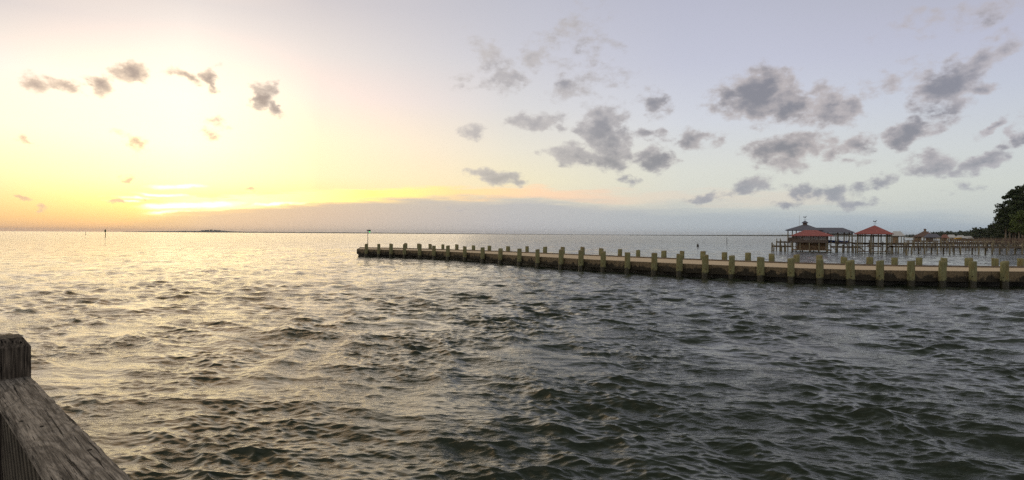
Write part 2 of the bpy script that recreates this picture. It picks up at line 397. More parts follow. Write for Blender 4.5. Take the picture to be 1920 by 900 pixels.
# ------------------------------------------------------------------ water
def build_water():
    dense = np.linspace(R(-45), R(45), 1300)
    side = np.linspace(R(45), R(315), 90)[1:-1]
    th = np.concatenate([dense, side])
    rr = [.6]
    while rr[-1] < 14000:
        r = rr[-1]; rr.append(r + (max(r * r / 5200, .008) if r < 12 else min(max(r * r / 9000, .028), .006 * r) if r < 3000 else .02 * r) if r > 4.5 else r + .03)
    rr = np.array(rr)
    dr = np.gradient(rr); nr, nt = len(rr), len(th)
    Rg, Tg = np.meshgrid(rr, th, indexing='ij')
    X = (Rg * np.sin(Tg)).astype(np.float32); Y = (Rg * np.cos(Tg)).astype(np.float32)
    Z = np.zeros_like(X); DX = np.zeros_like(X); DY = np.zeros_like(X)
    # gust patches modulate the short waves
    def patch(sc, seed):
        g = np.random.default_rng(seed); o = np.zeros_like(X)
        for _ in range(9):
            a = g.uniform(0, 2 * math.pi); k = 2 * math.pi / (sc * g.uniform(.6, 1.8)); p = g.uniform(0, 6.28)
            o += np.sin(k * (X * math.cos(a) + Y * math.sin(a)) + p)
        return o / 3.0
    gust = np.clip(1 + .35 * patch(4.0, 3) + .25 * patch(13.0, 5), .35, 1.9)
    big = np.clip(1 + .28 * patch(9.0, 8), .5, 1.6)
    comps = []
    N = 190
    for i in range(N):       # wind sea from two close directions: long crests, fine ripples riding on them
        lam = .085 * (3.6 / .085) ** ((i + rng.random()) / N)
        a = (R(264) if rng.random() < .6 else R(236)) + rng.normal() * (R(17) if lam > 1.0 else R(22) if lam > .4 else R(34))
        st = .0245 * (1.15 if lam < .35 else 1.08 if lam < .8 else .82 if lam < 1.5 else .72 * (1.5 / lam) ** 1.3)
        comps.append((lam, a, st))
    for i in range(18):      # waves thrown back by the sea wall cross the wind sea at right angles
        comps.append((rng.uniform(.7, 1.9), R(190) + rng.normal() * R(7), .023))
    for (lam, a, st) in comps:
        k = 2 * math.pi / lam; amp = st / k
        fade = np.clip((lam / np.maximum(dr, 1e-6) - 2.0) / 2.5, 0, 1).astype(np.float32)
        last = int(np.max(np.nonzero(fade > 0)[0])) + 1 if (fade > 0).any() else 0
        if last < 2: continue
        ph = (k * (X[:last] * math.cos(a) + Y[:last] * math.sin(a)) + rng.uniform(0, 6.283)).astype(np.float32)
        mod = (gust[:last] if lam < 1.0 else big[:last]) * fade[:last, None] * amp
        c, s_ = np.cos(ph), np.sin(ph)
        Z[:last] += mod * c
        ch = .85 * mod * s_
        DX[:last] -= ch * math.cos(a); DY[:last] -= ch * math.sin(a)
    X = X + DX; Y = Y + DY
    co = np.stack([X, Y, Z], -1).reshape(-1, 3).astype(np.float32)
    i, j = np.meshgrid(np.arange(nr - 1), np.arange(nt), indexing='ij'); j2 = (j + 1) % nt
    q = np.stack([i * nt + j, i * nt + j2, (i + 1) * nt + j2, (i + 1) * nt + j], -1).reshape(-1, 4)[:, ::-1]
    me = bpy.data.meshes.new('water'); nv = len(co); nf = len(q)
    me.vertices.add(nv); me.vertices.foreach_set('co', co.ravel())
    me.loops.add(nf * 4); me.loops.foreach_set('vertex_index', q.ravel().astype(np.int32))
    me.polygons.add(nf); me.polygons.foreach_set('loop_start', np.arange(0, nf * 4, 4, dtype=np.int32)); me.polygons.foreach_set('loop_total', np.full(nf, 4, dtype=np.int32))
    me.polygons.foreach_set('use_smooth', np.ones(nf, dtype=bool))
    me.update(calc_edges=True)
    m, t, b = new_mat('bay_water')
    pos = t.new('ShaderNodeNewGeometry').outputs['Position']
    dist = t.v('LENGTH', pos, out=1)
    murk = t.noise(pos, .25, 3, .5)
    t.put(b.inputs['Base Color'], t.mix(murk, (.017, .024, .015), (.025, .032, .020)))
    b.inputs['IOR'].default_value = 1.33; b.inputs['Specular Tint'].default_value = (.96, 1.0, .89, 1); b.inputs['Specular IOR Level'].default_value = .5
    t.put(b.inputs['Roughness'], t.mr(dist, 8, 250, .025, .13))
    p2 = t.v('MULTIPLY', pos, (.8, 1.9, 1)); pat = t.ss(t.noise(t.v('MULTIPLY', pos, (1, .55, 1)), .45, 3, .6, .4), .34, .66, .45, 1.5)
    n1 = t.noise(p2, 16, 3, .6); n2 = t.noise(p2, 2.2, 3, .6, .3); n3 = t.noise(p2, 5, 3, .6)
    hgt = t.m('ADD', t.m('ADD', t.m('MULTIPLY', t.m('MULTIPLY', n1, .009), pat), t.m('MULTIPLY', t.m('MULTIPLY', n3, t.mr(dist, 8, 30, .014, .035)), pat)), t.m('MULTIPLY', n2, t.mr(dist, 15, 90, .01, .11)))
    p3 = t.v('MULTIPLY', pos, (.62, .42, 1)); n4 = t.noise(p3, .36, 4, .62, .6); n5 = t.noise(p3, 1.0, 3, .6, .3)
    hgt = t.m('ADD', hgt, t.m('ADD', t.m('MULTIPLY', n4, t.mr(dist, 25, 220, 0, 2.8)), t.m('MULTIPLY', n5, t.mr(dist, 20, 120, 0, .40))))
    bp = t.new('ShaderNodeBump'); bp.inputs['Distance'].default_value = 1.0; bp.inputs['Strength'].default_value = .8
    t.put(bp.inputs['Height'], hgt); t.l.new(bp.outputs[0], b.inputs['Normal'])
    me.materials.append(m)
    o = bpy.data.objects.new('water', me); col.objects.link(o); o['kind'] = 'structure'; o['label'] = 'choppy dark bay water'
    return o
build_water()

# ------------------------------------------------------------------ concrete pier with timber pilings
DZ = .82
near = [(670,467.0),(740,468.4),(805,470.4),(878,473.4),(940,477.0),(996,480.6),(1100,486.2),(1200,490.8),(1300,495.2),(1400,499.2),(1500,502.9),(1600,505.9),(1700,507.6),(1800,508.6),(1900,509.2),(2050,509.8),(2250,510.2),(2500,510.5)]
far_ = [(676,464.8),(745,465.9),(812,467.8),(884,470.0),(946,472.2),(1005,474.9),(1105,479.2),(1205,483.4),(1305,487.4),(1405,491.2),(1505,494.6),(1605,497.8),(1705,499.7),(1805,500.9),(1905,501.9),(2055,502.8),(2255,503.6),(2500,504.2)]
def smooth_poly(pts, n=240):
    P = [Vector((p.x, p.y)) for p in (at_z(x, y, DZ) for x, y in pts)]
    cum = [0]
    for a, b in zip(P, P[1:]): cum.append(cum[-1] + (b - a).length)
    s = np.linspace(0, cum[-1], n); xs = np.interp(s, cum, [p.x for p in P]); ys = np.interp(s, cum, [p.y for p in P])
    for _ in range(30):
        xs[1:-1] = (xs[:-2] + 2 * xs[1:-1] + xs[2:]) / 4; ys[1:-1] = (ys[:-2] + 2 * ys[1:-1] + ys[2:]) / 4
    return [Vector((a, b)) for a, b in zip(xs, ys)]
NE = smooth_poly(near); FE = smooth_poly(far_)
def offset(poly, d):
    out = []
    for i, p in enumerate(poly):
        a = poly[max(i - 1, 0)]; b = poly[min(i + 1, len(poly) - 1)]; t = (b - a).normalized(); nrm = Vector((t.y, -t.x))  # towards the viewer
        out.append(p + nrm * d)
    return out
def ribbon(mb, A, B, z0, z1):
    """closed solid between plan lines A (near) and B (far), z0..z1"""
    i = len(mb.v); n = len(A)
    for a, b in zip(A, B): mb.v += [(a.x, a.y, z0), (a.x, a.y, z1), (b.x, b.y, z1), (b.x, b.y, z0)]
    for k in range(n - 1):
        o = i + 4 * k
        for e in range(4): mb.f.append((o + e, o + (e + 1) % 4, o + 4 + (e + 1) % 4, o + 4 + e))
    mb.f.append((i, i + 1, i + 2, i + 3)); o = i + 4 * (n - 1); mb.f.append((o + 3, o + 2, o + 1, o))
pier = thing('pier', 'long curving concrete pier lined with stout greenish timber pilings', 'pier', (NE[120].x, NE[120].y, 0))
mb = MB(); ribbon(mb, offset(NE, -.22), offset(FE, .25), DZ - .25, DZ); mb.build('deck', M['deck'], pier)
mb = MB()
nseg = len(NE) // 12
for k in range(0, len(NE) - 1, 12):   # cast panels with open joints
    seg = NE[k:k + 13]
    if len(seg) < 2: continue
    a = offset(seg, 0); b = offset(seg, -.215)
    a = [p for p in a]; d0 = (seg[1] - seg[0]).normalized() * .012
    a[0] = a[0] + d0; b[0] = b[0] + d0; a[-1] = a[-1] - d0; b[-1] = b[-1] - d0
    ribbon(mb, a, b, .27, DZ - .006)
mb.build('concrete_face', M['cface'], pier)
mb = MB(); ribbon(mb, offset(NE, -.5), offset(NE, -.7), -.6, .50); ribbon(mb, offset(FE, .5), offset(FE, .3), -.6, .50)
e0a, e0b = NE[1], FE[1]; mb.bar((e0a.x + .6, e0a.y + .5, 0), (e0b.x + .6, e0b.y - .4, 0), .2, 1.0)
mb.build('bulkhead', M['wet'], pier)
mb = MB(); ribbon(mb, offset(FE, .245), offset(FE, .0), .30, DZ + .09); mb.build('edge_beam', M['dock'], pier)
mb = MB(); mb.bar((NE[0].x - .01, NE[0].y + .2, .55), (FE[0].x - .01, FE[0].y - .1, .55), .2, .54); mb.build('end_beam', M['cface'], pier)

def find_on(poly, x):
    best = None
    for a, b in zip(poly, poly[1:]):
        xa, _ = px_of((a.x, a.y, 1)); xb, _ = px_of((b.x, b.y, 1))
        if (xa - x) * (xb - x) <= 0 and xa != xb:
            return a + (b - a) * ((x - xa) / (xb - xa))
    return None
front = [(686.8,457),(710.3,457.4),(733,457.4),(758.3,457.9),(787,458.3),(813.7,460.6),(840,460.6),(871.8,461.7),(905.4,463.7),(938,466),(974,466),(1008.3,467.4),(1051.7,468),(1089.3,469.6),(1131.4,472),(1176.6,473.3),(1227,474.5),(1274,476.7),(1322.5,478),(1371.7,479.7),(1426.2,482.2),(1483.2,484.5),(1537.5,485.8),(1595.2,488.7),(1650.3,488.7),(1708.3,489.2),(1766.2,489.3),(1824,490),(1883.8,490.5),(1944,491),(2006,491.2)]
rear = [(760.6,455.9),(784.9,456.5),(806.8,457.5),(830.5,458.6),(856.5,458.3),(887.9,460.1),(917.2,461),(952.6,461.7),(988.5,461.7),(1021.6,462.7),(1056.1,463),(1092.3,463.4),(1127.3,465.9),(1161.9,467.1),(1196.4,468.9),(1244.7,470.1),(1278.4,470.6),(1318,471),(1358.8,473),(1402.5,473.8),(1447.2,476.2),(1493.3,477.5),(1537.5,478.8),(1582.3,481.7),(1630.2,482),(1677.2,483),(1722.2,483),(1770.2,483.5),(1816.7,483.7),(1866.3,484.2),(1913.8,484.5),(1965,485)]
def piling(x, ytop, poly, hole):
    p = find_on(poly, x)
    if p is None: return
    ztop = at_Y(x, ytop, p.y).z
    r = random.uniform(.172, .212); n = 16
    lean = Vector((random.gauss(0, .012), random.gauss(0, .012), 1))
    tilt = Vector((random.gauss(0, .10), random.gauss(.05, .10)))
    mb = MB(); zs = [-.8, 0, .35, .7, ztop - .12, ztop - .015, ztop]; ph = random.uniform(0, 6)
    for j, z in enumerate(zs):
        rj = r * (1.05 - .06 * (z / 1.4)) * (1 - (.07 if j == 6 else 0))
        for k in range(n):
            q = 2 * math.pi * k / n; wob = 1 + .03 * math.sin(2 * q + ph) + .02 * math.sin(5 * q + ph * 2 + j * .3)
            dx_, dy_ = math.cos(q) * rj * wob, math.sin(q) * rj * wob
            zz = z + (tilt.x * dx_ + tilt.y * dy_ if j >= 4 else 0)
            mb.v.append((p.x + lean.x * z + dx_, p.y + lean.y * z + dy_, zz))
    for j in range(len(zs) - 1):
        for k in range(n): mb.f.append((j * n + k, j * n + (k + 1) % n, (j + 1) * n + (k + 1) % n, (j + 1) * n + k))
    mb.f.append(tuple((len(zs) - 1) * n + k for k in range(n)))
    o = mb.build('piling', M['pile'], pier, smooth=False)
    me = o.data
    for f in me.polygons: f.use_smooth = len(f.vertices) == 4
    if hole:
        d = Vector((-p.x, -p.y, 0)).normalized(); s = d.cross(Vector((0, 0, 1)))
        z = .52 + random.uniform(-.06, .06); c = Vector((p.x, p.y, z)) + d * (r * .90) + s * random.uniform(-.06, .06)
        b = MB(); b.tube(c, c + d * (r * .2), .030, .028, 8); b.build('bolt', M['hole'], o)
FP = offset(NE, .235); RP = offset(FE, -.235)
for x, y in front: piling(x, y, FP, True)
for x, y in rear: piling(x, y, RP, False)

# lamp post on the pier's outer end
p = find_on(offset(FE, 1.0), 689.5)
lp = thing('lamp_post', 'thin pole with a green lamp at the outer end of the concrete pier', 'lamp post', (p.x, p.y, DZ))
zt = at_Y(690, 432.5, p.y).z
MB().tube((p.x, p.y, DZ), (p.x, p.y, zt), .045, .035, 8).build('pole', M['steel'], lp)
b = MB(); b.bar((p.x - .1, p.y, zt + .03), (p.x + .30, p.y, zt + .08), .26, .10); b.bar((p.x + .1, p.y, zt - .05), (p.x + .34, p.y, zt - .02), .20, .10); b.build('lamp_head', M['dark'], lp)
b = MB(); b.tube((p.x + .22, p.y - .02, zt - .20), (p.x + .22, p.y - .02, zt - .06), .06, .08, 10); b.build('lamp_lens', M['green_lamp'], lp)

# ------------------------------------------------------------------ wooden railing in the foreground
def railing():
    D = .55; zr = CAMZ - D
    a = at_z(255, 900, zr); bb = at_z(62, 706, zr)
    d = (bb - a); d.z = 0; d.normalize(); nrm = Vector((-d.y, d.x, 0))   # towards the left / deck side
    lw = abs((at_z(98, 900, zr) - a).dot(nrm))
    root = thing('wooden_railing', 'weathered grey timber handrail with a stout square post, at the bottom left', 'railing', (a.x, a.y, 0))
    m, t, b = new_mat('weathered_rail_timber')
    pos = t.new('ShaderNodeTexCoord').outputs['Object']
    vr = t.new('ShaderNodeVectorRotate', rotation_type='Z_AXIS'); t.put(vr.inputs['Vector'], pos); vr.inputs['Angle'].default_value = -math.atan2(d.y, d.x)
    q = vr.outputs[0]
    wv = t.new('ShaderNodeTexNoise'); t.put(wv.inputs['Vector'], t.v('MULTIPLY', q, (1.0, 4.2, 4.2))); wv.inputs['Scale'].default_value = 2.6; wv.inputs['Detail'].default_value = 2.5; wv.inputs['Distortion'].default_value = .5
    rings = t.m('PINGPONG', t.m('MULTIPLY', wv.outputs[0], 9.0), .5)
    fine = t.noise(t.v('MULTIPLY', q, (1.0, 22, 22)), 6, 6, .7)
    crack = t.noise(t.v('MULTIPLY', q, (.8, 34, 34)), 3.0, 4, .62, .35)
    blot = t.noise(q, 9, 4, .6)
    c = t.mix(t.ss(fine, .35, .65), S(76, 71, 66), S(168, 160, 150))
    c = t.mix(t.m('MULTIPLY', t.ss(rings, .22, .48), .45), c, S(50, 46, 43))
    c = t.mix(t.m('MULTIPLY', t.ss(blot, .45, .7), .45), c, S(76, 70, 63))
    c = t.mix(t.ss(crack, .595, .63), c, (.012, .010, .008))
    t.put(b.inputs['Base Color'], c); b.inputs['Roughness'].default_value = .88; b.inputs['Specular IOR Level'].default_value = .25
    h = t.m('SUBTRACT', t.m('ADD', t.m('MULTIPLY', rings, .5), fine), t.m('MULTIPLY', t.ss(crack, .60, .66), 2.5))
    bp = t.new('ShaderNodeBump'); bp.inputs['Distance'].default_value = .004; t.put(bp.inputs['Height'], h); t.l.new(bp.outputs[0], b.inputs['Normal'])
    mh = m
    m2 = m.copy(); m2.name = 'weathered_shaded_post'
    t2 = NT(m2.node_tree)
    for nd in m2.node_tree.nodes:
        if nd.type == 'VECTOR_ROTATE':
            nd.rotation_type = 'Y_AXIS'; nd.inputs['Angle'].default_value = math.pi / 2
    for nd in m2.node_tree.nodes:      # shade on the post put into its colour: darkened copy of the rail timber
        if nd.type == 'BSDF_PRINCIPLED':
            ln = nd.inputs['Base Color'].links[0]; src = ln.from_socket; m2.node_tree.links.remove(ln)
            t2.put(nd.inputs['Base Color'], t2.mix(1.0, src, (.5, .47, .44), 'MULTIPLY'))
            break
    # cap rail, subdivided with slightly worn edges
    def P(s, tt, z): return a + d * s + nrm * tt + Vector((0, 0, z))
    def board(mb, s0, s1, t0, t1, z0, z1, n=60, wear=.004):
        i = len(mb.v); rg = random.Random(3)
        for k in range(n + 1):
            s = s0 + (s1 - s0) * k / n; e = [rg.uniform(0, wear) for _ in range(4)]; c_ = .006
            ring = [(t0 + c_, z0), (t1 - c_, z0), (t1, z0 + c_), (t1 - e[0], z1 - c_ - e[1]), (t1 - c_ - e[1], z1 - e[0] * .4), (t0 + c_ + e[2], z1 - e[3] * .4), (t0 + e[3], z1 - c_ - e[2]), (t0, z0 + c_)]
            mb.v += [tuple(P(s, tt, z - zr + zr - 0)) for tt, z in ring]
        for k in range(n):
            for e in range(8): mb.f.append((i + 8 * k + e, i + 8 * k + (e + 1) % 8, i + 8 * (k + 1) + (e + 1) % 8, i + 8 * (k + 1) + e))
        mb.f.append(tuple(i + e for e in range(8))); mb.f.append(tuple(i + 8 * n + e for e in range(8))[::-1])
    L = (bb - a).length
    mb = MB(); board(mb, -1.6, L + .02, 0, lw, -.042, 0, 110); cap = mb.build('cap_rail', mh, root)
    for s, tt in ((.62, lw * .62), (.30, lw * .22), (.72, lw * .88)):
        b2 = MB(); c0 = P(s, tt, .0002); b2.tube(c0 - Vector((0, 0, .004)), c0 + Vector((0, 0, .0012)), .0055, .005, 10); b2.build('nail', M['hole'], cap)
    # square post with a four-way bevelled head; right face corner lands at pixel column 60
    pc = bb + d * .005
    pw = .15
    def post(s0, h):
        mb = MB(); i = 0
        rings = [(0, -zr - .8), (0, h - .035), (.022, h)]
        for ins, z in rings:
            for (u_, v_) in ((0, 0), (1, 0), (1, 1), (0, 1)):
                uu = s0 + (ins if u_ == 0 else pw - ins); vv = .003 + (ins if v_ == 0 else pw - ins)
                mb.v.append(tuple(P(uu, vv, z)))
        for j in range(2):
            for k in range(4): mb.f.append((j * 4 + k, j * 4 + (k + 1) % 4, j * 4 + 4 + (k + 1) % 4, j * 4 + 4 + k))
        mb.f.append((8, 9, 10, 11)); return mb
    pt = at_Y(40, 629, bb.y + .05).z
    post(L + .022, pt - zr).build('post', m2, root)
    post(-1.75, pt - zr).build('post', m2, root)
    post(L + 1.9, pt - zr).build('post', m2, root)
    mb = MB(); board(mb, L + .175, L + 1.89, 0, lw, -.042, 0, 60); mb.build('cap_rail', mh, root)
    # vertical boards and diagonal lattice below the cap rail
    mb = MB(); s = -1.58; rg = random.Random(9)
    while s < L - .0:
        w_ = .088; j = rg.uniform(-.004, .004)
        c0 = P(s, lw * .5 + j, -.045); c1 = P(s, lw * .5 + j, -1.0); mb.bar(c0, c1, .0925, .022, up=nrm); s += .094
    mb.build('board_panel', M['railboard'], root)
    mb = MB(); s = -2.0
    while s < L:
        s0, z0, s1, z1 = s, -.78, s + .73, -.05
        # keep inside the panel
        if s0 < -1.55: z0 += (-1.55 - s0); s0 = -1.55
        if s1 > L - .02: z1 -= (s1 - (L - .02)); s1 = L - .02
        if z1 > z0 + .05: mb.bar(P(s0, lw * .5 + .022, z0), P(s1, lw * .5 + .022, z1), .03, .012, up=nrm)
        s += .085
    mb.build('lattice', M['lattice'], root)
    # deck the viewer stands on, wholly below the frame
    dk = MB(); s = -3.2
    while s < L + 1.9:
        dk.bar(P(s, lw + .02, -1.07), P(s, lw + 2.6, -1.07), .135, .038); s += .142
    dd = dk.build('boardwalk', M['railboard']); tag(dd, 'grey plank walkway behind the timber handrail', 'boardwalk')
    return root
M['railboard'] = simple('weathered_shaded_boards', S(50, 46, 41), S(30, 27, 24), 5, .9, .004, (1, 1, .3))  # deep shade on the railing's side put into the boards' colour
M['lattice'] = simple('lattice_slats', S(96, 90, 80), S(70, 65, 57), 9, .9, .003)
railing()

# ------------------------------------------------------------------ boathouses and docks
def post(mb, x, ytop, Y, r=.11, sq=False, zb=-.6, yz=None):
    p = at_Y(x, ytop, Y); p.x = X(x, Y)
    if sq: mb.box(p.x - r, p.x + r, Y - r, Y + r, zb, p.z)
    else: mb.tube((p.x, Y, zb), (p.x, Y, p.z), r, r * .9, 8)
    return p
def X(x, Y):
    if CTX is None: return at_Y(x, 440, Y).x
    return CTX[1] + (x - CTX[0]) / F * Y
def Z(y, Y, x=1500): return at_Y(x, y, Y).z

def weathervane(root, x, y0, y1, Y):
    b = MB(); px = X(x, Y); z0, z1 = Z(y0, Y, x), Z(y1, Y, x); h = z1 - z0
    b.tube((px, Y, z0), (px, Y, z1), .025, .015, 6)
    b.bar((px - .30, Y, z0 + h * .45), (px + .30, Y, z0 + h * .45), .03)
    o = b.build('weathervane', M['dark'], root)
    k = MB(); zc = z1 - .1   # cockerel silhouette with thickness
    pts = [(-.32, .05), (-.16, .10), (-.05, .0), (.12, .02), (.20, .18), (.30, .22), (.24, .30), (.14, .30), (.06, .15), (-.10, .16), (-.26, .30)]
    n = len(pts); 
    for yy in (-.02, .02): k.v += [(px + a, Y + yy, zc + c) for a, c in pts]
    k.f.append(tuple(range(n))); k.f.append(tuple(range(2 * n - 1, n - 1, -1)))
    for e in range(n): k.f.append((e, (e + 1) % n, n + (e + 1) % n, n + e))
    k.build('vane_figure', M['dark'], o)

def grey_boathouse():
    Yf, Yb = 112.0, 120.0; Ym = 116.0
    r = thing('boathouse', 'large open boathouse with grey shingle roofs, a cupola and a weathervane', 'boathouse', (X(1530, Yf), Ym, 0))
    ze = Z(431, Yf); 
    b = MB(); b.hip(X(1471, Yf), X(1543, Yf), Yf, Yb, ze, Z(421, Ym), X(1505.5, Ym), X(1513, Ym))
    rf = b.build('roof', M['greyroof'], r)
    b = MB(); x0, x1 = X(1504.8, Ym), X(1513.2, Ym); b.box(x0, x1, Ym - .4, Ym + .4, Z(423.5, Ym), Z(417.2, Ym)); cu = b.build('cupola', M['siding'], r)
    b = MB(); b.hip(X(1502.8, Ym), X(1515.2, Ym), Ym - .65, Ym + .65, Z(417.2, Ym), Z(413.2, Ym), X(1508.8, Ym), X(1509.2, Ym), th=.08); b.build('cupola_roof', M['greyroof'], cu)
    b = MB(); b.hip(X(1528, Yf), X(1601, Yf), Yf - .3, Yb - 1.5, Z(435.2, Yf, 1590), Z(427, Ym - .8, 1550), X(1526, Ym), X(1579, Ym), ry=Ym - .8); b.build('wing_roof', M['greyroof'], r)
    weathervane(r, 1509, 413.6, 407.2, Ym)
    for x in (1476.5, 1485, 1492.5, 1505, 1520, 1535):
        for Y in (Yf + .5, Yb - .5):
            b = MB(); post(b, x, 431, Y, .10); b.build('post', M['dockpost'], r)
    for x in (1552, 1570, 1582, 1591, 1596.5):
        for Y in (Yf + .3, Yb - 2.2):
            b = MB(); post(b, x, 435.5, Y, .11); b.build('post', M['dockpost'], r)
    b = MB(); b.box(X(1545, Yf), X(1598, Yf), Yf + .2, Yf + .4, Z(439.5, Yf, 1570), Z(437.2, Yf, 1570)); b.box(X(1545, Yf), X(1598, Yf), Yb - 2.3, Yb - 2.1, Z(440, Yf, 1570), Z(438, Yf, 1570))
    for x in (1560, 1576, 1590): b.box(X(x, Yf), X(x, Yf) + .15, Yf + .45, Yb - 2.35, Z(439, Yf, 1570), Z(437.6, Yf, 1570))
    b.build('lift_beam', M['dock'], r)
    b = MB(); b.box(X(1472, Yf), X(1602, Yf), Yf - .1, Yf + 1.3, 1.38, 1.55); b.box(X(1472, Yf), X(1602, Yf), Yb - 1.6, Yb - .4, 1.38, 1.55); b.build('deck', M['dock'], r)
    for xa, xb, YY in ((1477, 1486.5, Yf + .1), (1477, 1498, Yb - .8)):
        b = MB(); b.box(X(xa, Yf), X(xb, Yf), YY, YY + .1, Z(452.8, Yf), Z(445.2, Yf)); b.build('side_panel', M['siding'], r)
    b = MB()
    for x in (1572, 1586):  # falls of the boat lift
        b.tube((X(x, 115), 114.2, Z(439, Yf, 1570)), (X(x, 115), 114.2, 1.15), .03, n=6); b.tube((X(x, 115), 116.2, Z(439, Yf, 1570)), (X(x, 115), 116.2, 1.15), .03, n=6)
        b.box(X(x, 115) - .08, X(x, 115) + .08, 113.9, 116.5, 1.05, 1.15)
    b.build('boat_lift', M['steel'], r)
    b = MB(); b.tube((X(1497.5, Yf), Yf + 2, 1.55), (X(1497.5, Yf), Yf + 2, Z(402, Yf)), .035, .022, 6); o = b.build('flagpole', M['steel']); tag(o, 'bare thin flagpole rising through the grey-roofed boathouse beside its cupola', 'flagpole')
def hull(name, label, x0, x1, Y, z0, z1, wid, mat, deckmat, extras=None, bow=1):
    """small boat: lofted hull between X positions, deck inset, optional console"""
    n = 14; mb = MB(); ring = 7
    r = thing(name, label, 'boat', ((x0 + x1) / 2, Y, z0))
    for i in range(n + 1):
        u = i / n; s = x0 + (x1 - x0) * u; uu = u if bow > 0 else 1 - u
        wv = wid / 2 * min(1, (1.02 - uu) ** .55 * 1.25); sheer = .12 * uu ** 2 * (z1 - z0) * 3; keel = (z1 - z0) * .55 * max(0, uu - .6) / .4
        prof = [(-1, 1), (-.92, .45), (-.5, .08), (0, 0), (.5, .08), (.92, .45), (1, 1)]
        for a, c in prof: mb.v.append((s, Y + a * wv, z0 + keel * (1 - c) + (z1 - z0) * c + sheer * c))
    for i in range(n):
        for k in range(ring - 1): mb.f.append((i * ring + k, i * ring + k + 1, (i + 1) * ring + k + 1, (i + 1) * ring + k))
    mb.f.append(tuple(range(ring))); mb.f.append(tuple(n * ring + k for k in range(ring))[::-1])
    for i in range(n): mb.f.append((i * ring, (i + 1) * ring, (i + 1) * ring + ring - 1, i * ring + ring - 1))
    mb.build('hull', mat, r)
    if extras: extras(r)
    return r

def red_boathouse():
    Yf, Yb = 107.0, 111.5; Ym = 109.2
    r = thing('boathouse', 'low boathouse with a red hip roof over a brown board wall and open lower deck', 'boathouse', (X(1520, Yf), Ym, 0))
    b = MB(); b.hip(X(1481.5, Yf), X(1564, Yf), Yf - .5, Yb + .5, Z(441.8, Yf, 1520), Z(431.3, Ym, 1520), X(1508, Ym), X(1531, Ym), th=.10); b.build('roof', M['redroof'], r)
    b = MB(); b.box(X(1481.8, Yf), X(1563.6, Yf), Yf - .46, Yb + .46, Z(443.2, Yf, 1520), Z(442.3, Yf, 1520) - .04); b.build('fascia', M['dock'], r)
    zt, zb = Z(442.9, Yf, 1520) , Z(455, Yf, 1520)
    b = MB(); n = 22; x0, x1 = X(1485, Yf), X(1552, Yf)
    for k in range(n):   # lapped boards
        z0 = zb + (zt - zb) * k / n
        b.box(x0, x1, Yf - .02 - .006 * (k % 2), Yf + .06, z0, z0 + (zt - zb) / n - .004)
    b.box(x0, x0 + .08, Yf + .07, Yb, zb, zt); b.box(x1 - .08, x1, Yf + .07, Yf + 1.6, zb, zt)
    b.build('wall', M['siding'], r)
    b = MB(); b.box(X(1493, Yf), X(1549, Yf), Yf + 1.8, Yf + 1.9, .30, zb + .4); b.build('back_wall', M['brown'], r)
    for x in (1485.5, 1500, 1517.5, 1536, 1551):
        b = MB(); post(b, x, 455.2, Yf + .02, .10); b.build('post', M['dockpost'], r)
    for x in (1486, 1504, 1526, 1550):
        b = MB(); post(b, x, 443.5, Yb - .2, .10); b.build('post', M['dockpost'], r)
    b = MB(); b.box(X(1484, Yf), X(1560, Yf), Yf - .25, Yb - .1, .16, .28); b.build('deck', M['warmdeck'], r)
    b = MB(); b.box(X(1487, Yf), X(1550, Yf), Yf + .16, Yf + .22, .72, .80); b.box(X(1534, Yf), X(1552, Yf), Yf + .9, Yf + 1.5, 1.15, 1.27)
    b.bar((X(1490, Yf), Yf + .3, .9), (X(1497, Yf), Yf + .3, .3), .08); b.build('rail', M['warmdeck'], r)
    b = MB(); b.bar((X(1553, Yf), Yf + .2, 1.35), (X(1568, Yf), Yf + .2, .2), .28, .08); b.bar((X(1553, Yf), Yf + 1.0, 1.35), (X(1568, Yf), Yf + 1.0, .2), .28, .08)
    for k in range(6): u = (k + .5) / 6; b.box(X(1553 + 15 * u, Yf) - .12, X(1553 + 15 * u, Yf) + .12, Yf + .2, Yf + 1.0, 1.35 - 1.15 * u, 1.40 - 1.15 * u)
    b.build('steps', M['dock'], r)
    for x in (1558, 1567):
        b = MB(); post(b, x, 443.8, Yf + 1.2, .09); b.build('post', M['dockpost'], r)
    # stools and cooler on the lower deck
    t_ = thing('cooler', 'white cooler standing on the low dock left of the red boathouse', 'cooler', (X(1479, Yf), Yf + .4, .95))
    MB().box(X(1478.2, Yf), X(1484.5, Yf), Yf + .3, Yf + .8, .99, 1.3).build('body', M['white'], t_); MB().box(X(1478, Yf), X(1484.7, Yf), Yf + .28, Yf + .82, 1.303, 1.38).build('lid', M['white'], t_)
